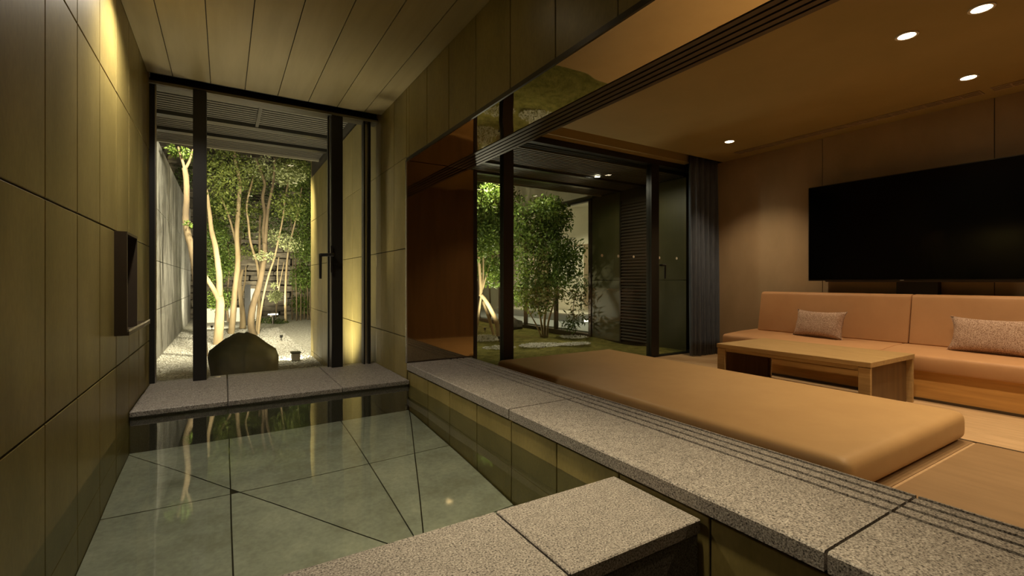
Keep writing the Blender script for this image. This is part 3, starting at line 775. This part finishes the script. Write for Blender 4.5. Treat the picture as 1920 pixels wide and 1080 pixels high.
bm = bmesh.new(); bm.from_mesh(bo.data); bmesh.ops.remove_doubles(bm, verts=bm.verts[:], dist=1e-4); bmesh.ops.recalc_face_normals(bm, faces=bm.faces[:]); bm.to_mesh(bo.data); bm.free()
def small_rock(x, y, z, r, label):
    bm = bmesh.new(); bmesh.ops.create_icosphere(bm, subdivisions=2, radius=1.0)
    vs = []
    for v in bm.verts:
        n = v.co.normalized(); k = 1+0.2*math.sin(5*n.x+2*n.y)+0.15*math.sin(6*n.z+4*n.y)
        vs.append((x+n.x*r*k, y+n.y*r*k*0.8, z+max(-0.4, n.z)*r*k))
    fs = [tuple(l.vert.index for l in f.loops) for f in bm.faces]; bm.free()
    return tag(mesh_obj('boulder', vs, fs, 'rock', None, False), label, 'boulder')
small_rock(9.9, 15.9, -1.82, 0.33, 'small angular dark rock on the moss by the corridor')

# ------------------------------------------------------------------ plants
def leaves(name, clusters, size, mat, parent, aspect=0.45, droop=0.4):
    """clusters: (x,y,z, rx,ry,rz, count); folded diamond leaves"""
    C = []
    for (x, y, z, rx, ry, rz, k) in clusters:
        d = nr.normal(size=(k,3)); d /= np.linalg.norm(d, axis=1)[:,None]
        r = nr.uniform(0.15, 1, (k,1))**0.6
        C.append(np.array([x,y,z])+d*r*np.array([rx,ry,rz]))
    P = np.concatenate(C); k = len(P)
    a = nr.normal(size=(k,3)); a[:,2] -= droop; a /= np.linalg.norm(a, axis=1)[:,None]
    b = np.cross(a, nr.normal(size=(k,3))); b /= np.linalg.norm(b, axis=1)[:,None]
    l = nr.uniform(0.6, 1.3, (k,1))*size
    v0 = P; v1 = P+a*l*0.45+b*l*aspect*0.5; v2 = P+a*l; v3 = P+a*l*0.45-b*l*aspect*0.5
    V = np.stack([v0,v1,v2,v3],1).reshape(-1,3); V = V*S; V[:,2] += FZ*S
    lo = V.min(0); hi = V.max(0); org = np.array([(lo[0]+hi[0])/2, (lo[1]+hi[1])/2, lo[2]])
    me = bpy.data.meshes.new(name); q = np.arange(4*k, dtype=np.int32)
    me.vertices.add(4*k); me.vertices.foreach_set('co', (V-org).ravel())
    me.loops.add(4*k); me.loops.foreach_set('vertex_index', q)
    me.polygons.add(k); me.polygons.foreach_set('loop_start', q[::4]); me.update(calc_edges=True); me.validate()
    me.materials.append(M[mat])
    o = bpy.data.objects.new(name, me); link(o, parent); o.location = Vector(org)-par_off(parent); ORI[o.name] = Vector(org); o['kind'] = 'stuff'
    return o
def path(pts, Y, w0, w1, dy=0.0):
    """trunk through picture points; widths in units"""
    n = len(pts)
    return ([tuple(np.array(pix(u, v, Y))+np.array([0, dy*i/(n-1), 0])) for i, (u, v) in enumerate(pts)], [0.72*(w0+(w1-w0)*i/(n-1)) for i in range(n)])
def tree(name, base, label, trunks, clusters, lsize, lmat, bark='bark', group=None, aspect=0.45, cat='tree'):
    e = empty(name, base, label, cat, group)
    tubes('trunk', trunks, bark, e, 9)
    if clusters: leaves('foliage', clusters, lsize, lmat, e, aspect)
    return e
def cl_pix(lst, Y, dy=0.8):
    """clusters given as (u, v, radius u px, radius v px, count)"""
    out = []
    for (u, v, ru, rv, k) in lst:
        p = pix(u, v, Y+rng.uniform(-dy, dy)*0.5); s = (p[0]*math.sin(FA)+p[1]*math.cos(FA))/876.0
        out.append((*p, ru*s, dy*0.6, rv*s, k))
    return out
G = 'slender trees in the gravel garden'
# forked tree nearest the mullion
Y = 16.6
tree('forked_tree', pix(409, 648, Y), 'pale forked tree next to the black mullion', [
    path([(409,652),(411,600),(413,570),(411,556)], Y, 0.19, 0.15), path([(411,560),(411,520),(404,465),(396,430),(392,395),(386,350)], Y, 0.13, 0.06, 0.5),
    path([(410,562),(402,545),(390,525),(374,500),(366,470)], Y, 0.11, 0.06, -0.5)], cl_pix([(395,330,30,40,500),(430,340,30,30,400)], Y, 2), 0.10, 'leaf_mid', group=G)
Y = 19.6
tree('slender_tree', pix(436, 627, Y), 'tall pale tree with a straight trunk left of centre', [
    path([(433,628),(437,590),(441,540),(446,490),(444,440),(447,390),(449,340),(441,300),(436,262)], Y, 0.15, 0.07),
    path([(445,470),(439,440),(431,410),(420,380),(405,345),(395,320)], Y, 0.06, 0.03, 0.6)], cl_pix([(470,330,34,36,700),(430,300,40,30,700),(466,470,24,14,300),(470,400,30,30,500),(420,380,24,40,500)], Y, 2), 0.10, 'leaf_mid', group=G)
Y = 21.4
tree('slender_tree', pix(455, 616, Y), 'short thick pale trunk behind the dark garden post', [
    path([(455,616),(455,590),(452,565),(450,530),(455,505)], Y, 0.16, 0.06), path([(453,560),(459,530),(461,500)], Y, 0.05, 0.03)], cl_pix([(460,420,18,40,200)], Y, 1.5), 0.09, 'leaf_mid', group=G)
Y = 18.6
tree('twisted_tree', pix(476, 632, Y), 'thick dark trunk that twists and forks in the middle of the garden', [
    path([(478,634),(471,612),(472,585),(478,560),(486,535),(492,505),(497,475),(496,455)], Y, 0.17, 0.11),
    path([(496,462),(494,430),(497,400),(493,370),(497,345),(494,330),(488,312),(481,294)], Y, 0.09, 0.055, 0.3),
    path([(497,460),(499,430),(501,400),(505,375),(511,345),(514,296)], Y, 0.085, 0.05, -0.3),
    path([(491,515),(488,480),(488,440),(490,400)], Y, 0.07, 0.05, 0.5)],
    cl_pix([(505,440,26,12,200),(530,450,30,14,330),(545,462,24,10,160),(496,482,20,12,160),(505,320,50,25,900),(545,330,30,20,500)], Y, 2), 0.10, 'leaf_pale', bark='bark_dark', group=G)
tree('slender_tree', pix(484, 630, 19.0), 'thin bright stem leaning right beside the twisted trunk', [
    path([(484,632),(487,600),(494,555),(504,515),(514,485),(522,450),(530,410),(535,370),(541,330),(534,305)], 19.0, 0.055, 0.03),
    path([(480,632),(484,590),(486,550),(483,500),(470,455),(466,420),(463,380),(476,330)], 19.4, 0.075, 0.04)], cl_pix([(545,318,34,26,900),(540,385,34,30,800)], 19.0, 2), 0.10, 'leaf_mid', group=G)
tree('slender_tree', pix(536, 604, 23.8), 'thin spotted stem in front of the bamboo thicket', [
    path([(536,606),(535,560),(537,510),(541,470),(550,430),(560,390),(566,350)], 23.8, 0.08, 0.03),
    path([(521,540),(520,510),(523,480)], 23.8, 0.04, 0.03), path([(522,545),(528,515),(533,490)], 23.8, 0.035, 0.02)], cl_pix([(560,330,30,30,700)], 23.8, 2), 0.10, 'leaf_mid', group=G)
Y = 14.0
tree('slender_tree', pix(372, 640, Y), 'dark trunk seen through the narrow left pane', [
    path([(384,676),(374,580),(362,480),(352,440),(348,410),(350,370),(349,335),(346,315)], Y, 0.12, 0.08),
    path([(347,318),(340,295),(334,275)], Y, 0.05, 0.03), path([(347,318),(356,300),(362,280)], Y, 0.05, 0.03)], cl_pix([(324,283,8,8,160),(352,290,14,10,120),(355,420,8,4,60)], Y, 1), 0.09, 'leaf_green', bark='bark_dark', group=G)
# shrubs and thickets
def shrub(name, base, label, stems, clusters, ls, lm, asp=0.4, bark='bark_dark', group='shrubs in the garden'):
    return tree(name, base, label, stems, clusters, ls, lm, bark, group, asp, 'shrub')
Y = 24.6
shrub('bamboo_thicket', pix(560, 607, Y), 'dense upright green thicket against the right hand wall',
    [path([(u,608),(u+rng.uniform(-3,3),560),(u+rng.uniform(-5,5),480),(u+rng.uniform(-8,8),400)], Y+rng.uniform(-.6,.6), 0.05, 0.025) for u in (548,556,563,570,577,583,590)],
    cl_pix([(566,570,22,20,1300),(568,520,24,30,2400),(570,460,26,40,2800),(572,395,26,40,2400),(570,335,30,30,1700)], Y, 1.6), 0.11, 'leaf_green', group=None)
Y = 24.2
shrub('dark_evergreen', pix(420, 600, Y), 'dense dark evergreen behind the pale trunks',
    [path([(415,604),(417,560),(410,500),(405,430)], Y, 0.09, 0.04), path([(428,604),(425,560),(430,500),(424,430)], Y, 0.07, 0.03)],
    cl_pix([(412,560,26,26,1500),(408,500,26,36,2200),(405,440,22,34,1900),(430,480,20,40,1300),(412,385,26,26,1100)], Y, 2), 0.11, 'leaf_green', group=None)
Y = 26.9
shrub('climbing_shrub', pix(470, 440, Y), 'loose leafy growth hanging over the rock wall',
    [path([(452,600),(450,500),(455,400),(470,330)], Y, 0.06, 0.03)], cl_pix([(400,320,50,40,1500),(440,400,44,50,1600),(510,420,40,50,1400),(545,400,40,60,1600),(500,340,60,40,1500),(560,320,40,40,1300),(345,330,20,30,400)], Y, 1.2), 0.12, 'leaf_dark', group=None)
Y = 22.2
shrub('pale_shrub', pix(517, 592, Y), 'small pale shrub lit by the ground lamp',
    [path([(517,596),(518,575),(515,550)], Y, 0.03, 0.02), path([(517,596),(520,570),(523,548)], Y, 0.03, 0.02)], cl_pix([(517,555,13,12,420),(514,535,6,6,60)], Y, 0.6), 0.11, 'leaf_pale', 0.5, group=None)
shrub('low_shrub', pix(505, 606, 23.4), 'low dark shrub at the foot of the rock wall',
    [path([(505,606),(504,598)], 23.4, 0.02, 0.01)], cl_pix([(500,600,22,6,300),(520,604,20,5,300)], 23.4, 0.6), 0.09, 'leaf_dark', group=None)

# courtyard planting beyond the lounge
Y = 13.6
GT = 'trees in the courtyard'
tree('birch_tree', pix(930, 640, Y), 'white barked tree forking behind the lounge mullion', [
    path([(936,636),(931,605),(920,580),(908,560),(901,552)], Y, 0.12, 0.085), path([(901,555),(900,520),(898,480),(897,430),(893,380)], Y, 0.075, 0.05),
    path([(902,553),(908,520),(911,480),(908,440),(905,400)], Y, 0.05, 0.03, 0.4), path([(890,648),(896,600),(901,560),(909,525),(921,490),(930,450)], Y+0.3, 0.07, 0.03),
    path([(926,630),(918,600),(905,565)], Y+0.5, 0.08, 0.06)],
    cl_pix([(905,375,24,40,1800),(930,380,26,44,2200),(925,440,26,36,1700),(900,450,20,40,1100),(928,510,22,30,1000),(955,400,26,50,1300),(895,350,20,20,600)], Y, 1.6), 0.13, 'leaf_green', group=GT)
Y = 12.9
tree('bushy_tree', pix(1020, 634, Y), 'dense multi stemmed bushy tree in the middle of the lounge window', [
    path([(1022,634),(1021,600),(1026,560),(1028,510),(1022,450)], Y, 0.07, 0.03), path([(1018,633),(1014,600),(1008,570),(1004,530),(1000,470)], Y, 0.055, 0.025),
    path([(1026,633),(1028,605),(1036,575),(1045,540),(1050,490)], Y, 0.06, 0.025), path([(1015,632),(1006,610),(995,590),(985,565)], Y, 0.04, 0.02)],
    cl_pix([(1020,388,34,22,900),(1040,412,26,36,1300),(1008,430,42,40,1600),(980,460,26,50,1200),(1030,470,38,40,1600),(1060,500,20,40,1200),(1000,520,36,34,1200),(1034,540,32,30,900),(985,555,24,24,700),(1010,575,26,16,350),(1066,470,12,30,400)], Y, 1.5), 0.13, 'leaf_green', bark='bark', group=GT)
Y = 12.5
shrub('young_shrub', pix(1075, 640, Y), 'thin young shrub with narrow drooping leaves near the corridor glass',
    [path([(1075,640),(1076,610),(1075,575),(1082,540),(1088,500)], Y, 0.022, 0.012)], cl_pix([(1068,612,20,12,110),(1080,595,20,14,110),(1084,565,18,18,120),(1092,530,14,20,130),(1078,545,16,16,80)], Y, 0.7), 0.17, 'leaf_dark', 0.28, group=None)
Y = 16.6
shrub('background_tree', pix(920, 627, Y), 'loose green tree further back behind the lounge mullion',
    [path([(920,627),(918,540),(914,460)], Y, 0.07, 0.03)], cl_pix([(890,400,24,50,1500),(918,395,20,50,1600),(900,480,26,50,1400)], Y, 2.0), 0.15, 'leaf_mid', group=None)

# ------------------------------------------------------------------ garden objects
lp = empty('garden_lamp', (1.44, 12.1, -1.9), 'small white cube lamp on the gravel by the tiled wall', 'lamp')
box('housing', 1.36, 1.54, 12.05, 12.2, -1.88, -1.70, 'white_paint', lp, bev=0.01)
box('visor', 1.34, 1.56, 12.03, 12.32, -1.70, -1.685, 'dark_metal', lp)
box('lens', 1.38, 1.52, 12.2, 12.205, -1.86, -1.72, 'garden_glow', lp)
spot('garden_lamp_beam', (1.45, 12.28, -1.76), (1.1, 16.0, -1.8), 14, GARD, 140, 0.5, 0.03)
gl = empty('ground_light', (1.86, 23.0, -1.9), 'round ground light under the pale shrub', 'lamp')
q = pix(512, 590, 23.0)
cyl_mesh('stem', q[0], 23.0, -1.9, q[2]-0.08, 0.05, 'dark_metal', gl); cyl_mesh('head', q[0], 23.0, q[2]-0.08, q[2], 0.22, 'dark_metal', gl); cyl_mesh('lens', q[0], 23.0, q[2]+0.002, q[2]+0.03, 0.2, 'garden_glow', gl)
spot('ground_light_beam', (q[0], 23.0, q[2]+0.05), (q[0], 23.6, q[2]+3), 120, GARD, 150, 0.6, 0.05)
# dark garden post with pale panel beside it, low white wall
Y = 23.0
gp = empty('garden_post', pix(464, 606, Y), 'dark upright garden post between the trunks', 'post')
a = pix(459, 606, Y); b = pix(470, 536, Y); box('shaft', a[0], b[0], Y, Y+0.35, -1.9, b[2], 'black_metal', gp); box('cap', a[0]-0.03, b[0]+0.03, Y-0.03, Y+0.38, b[2], b[2]+0.05, 'black_metal', gp)
ww = empty('garden_wall', pix(440, 600, 25), 'low white garden wall behind the pale trunks', 'wall')
a = pix(386, 606, 25.4); b = pix(478, 578, 25.4); box('wall_body', a[0], b[0], 25.4, 25.6, -1.9, b[2], 'white_paint', ww); box('coping', a[0]-0.03, b[0]+0.03, 25.35, 25.65, b[2], b[2]+0.05, 'white_paint', ww)
b2 = pix(482, 541, 25.4); box('pillar', pix(469,541,25.4)[0], b2[0], 25.3, 25.7, -1.9, b2[2], 'white_paint', ww)

# garden spotlights: stake lamps low on the ground, some of them added as fill
def stake(x, y, target, power, angle, label, h=0.18):
    e = empty('stake_light', (x, y, -1.9), label, 'lamp', 'stake lights in the garden')
    cyl_mesh('stake', x, y, -1.9, -1.9+h*0.6, 0.012, 'black_metal', e, 8)
    cyl_mesh('head', x, y, -1.9+h*0.55, -1.9+h, 0.035, 'black_metal', e, 12, 0.05)
    l = spot('stake_beam', (x, y, -1.9+h+0.03), target, power, GARD, angle, 1.0, 0.05)
    l.parent = e; l.location = l.location-ORI[e.name]
    return e
stake(-1.20, 10.9, (-1.42, 19, 1.4), 110, 70, 'stake light washing the white stone wall')
stake(0.95, 14.3, (0.5, 22, 4.0), 320, 100, 'stake light hidden behind the boulder, facing the trees')
stake(1.55, 16.5, (0.6, 20, 3.0), 200, 110, 'stake light beside the tiled wall, facing the trees')
stake(-0.4, 21.5, (0.6, 27, 2.5), 350, 140, 'stake light behind the forked tree')
stake(1.5, 26.2, (1.2, 29, 4), 260, 150, 'added stake light brightening the rock wall from its foot')  # added to raise the light on the rocks
stake(1.0, 7.9, (1.95, 9.3, 0.6), 150, 100, 'stake light at the foot of the tiled wall under the eave')
stake(-0.95, 7.6, (-0.3, 9.0, 2.8), 16, 74, 'added unseen stake light below the bath window, brightening the eave')  # hidden lamp added so that the eave slats show
stake(0.5, 7.25, (0.5, 5.8, 2.35), 60, 125, 'added unseen stake light below the bath window, brightening the bath ceiling')  # hidden lamp added to lift the bath ceiling near the window
stake(7.3, 12.6, (7.55, 13.7, 0.5), 150, 90, 'stake light under the white barked tree')
stake(8.2, 15.2, (8.6, 13.0, 1.0), 160, 120, 'added stake light behind the bushy tree, brightening the courtyard')  # added fill from behind for the courtyard planting
stake(6.2, 17.5, (8, 20, 2), 240, 150, 'added stake light brightening the back of the courtyard')  # added fill for the far part of the courtyard
stake(4.6, 11.6, (7.0, 15.0, 1.6), 140, 70, 'added stake light brightening the courtyard from its left end')  # added fill across the moss, outside the view
# added floodlights, kept out of sight above the fascia, to brighten the garden
def added_flood(x, y, target, power, angle, label):
    e = empty('added_floodlight', (x, y, EV+0.42), label, 'lamp', 'added unseen floodlights')
    box('bracket', x-0.03, x+0.03, y-0.12, y, EV+0.40, EV+0.44, 'black_metal', e)
    box('head', x-0.10, x+0.10, y, y+0.10, EV+0.36, EV+0.52, 'black_metal', e, bev=0.01)
    l = spot('added_flood_beam', (x, y+0.14, EV+0.40), target, power, GARD, angle, 0.8, 0.06); l.parent = e; l.location = l.location-ORI[e.name]
added_flood(0.9, 11.75, (1.2, 16.0, -1.9), 700, 90, 'added unseen floodlight above the fascia, brightening the gravel')
added_flood(-0.5, 11.75, (-1.4, 17.5, 0.0), 420, 100, 'added unseen floodlight above the fascia, brightening the white stone wall')
added_flood(6.6, 11.7, (7.6, 14.0, -1.9), 120, 110, 'added unseen floodlight above the fascia, brightening the white barked tree')
added_flood(8.4, 11.7, (8.4, 12.6, -1.9), 30, 110, 'added unseen floodlight above the fascia, brightening the bushy tree')
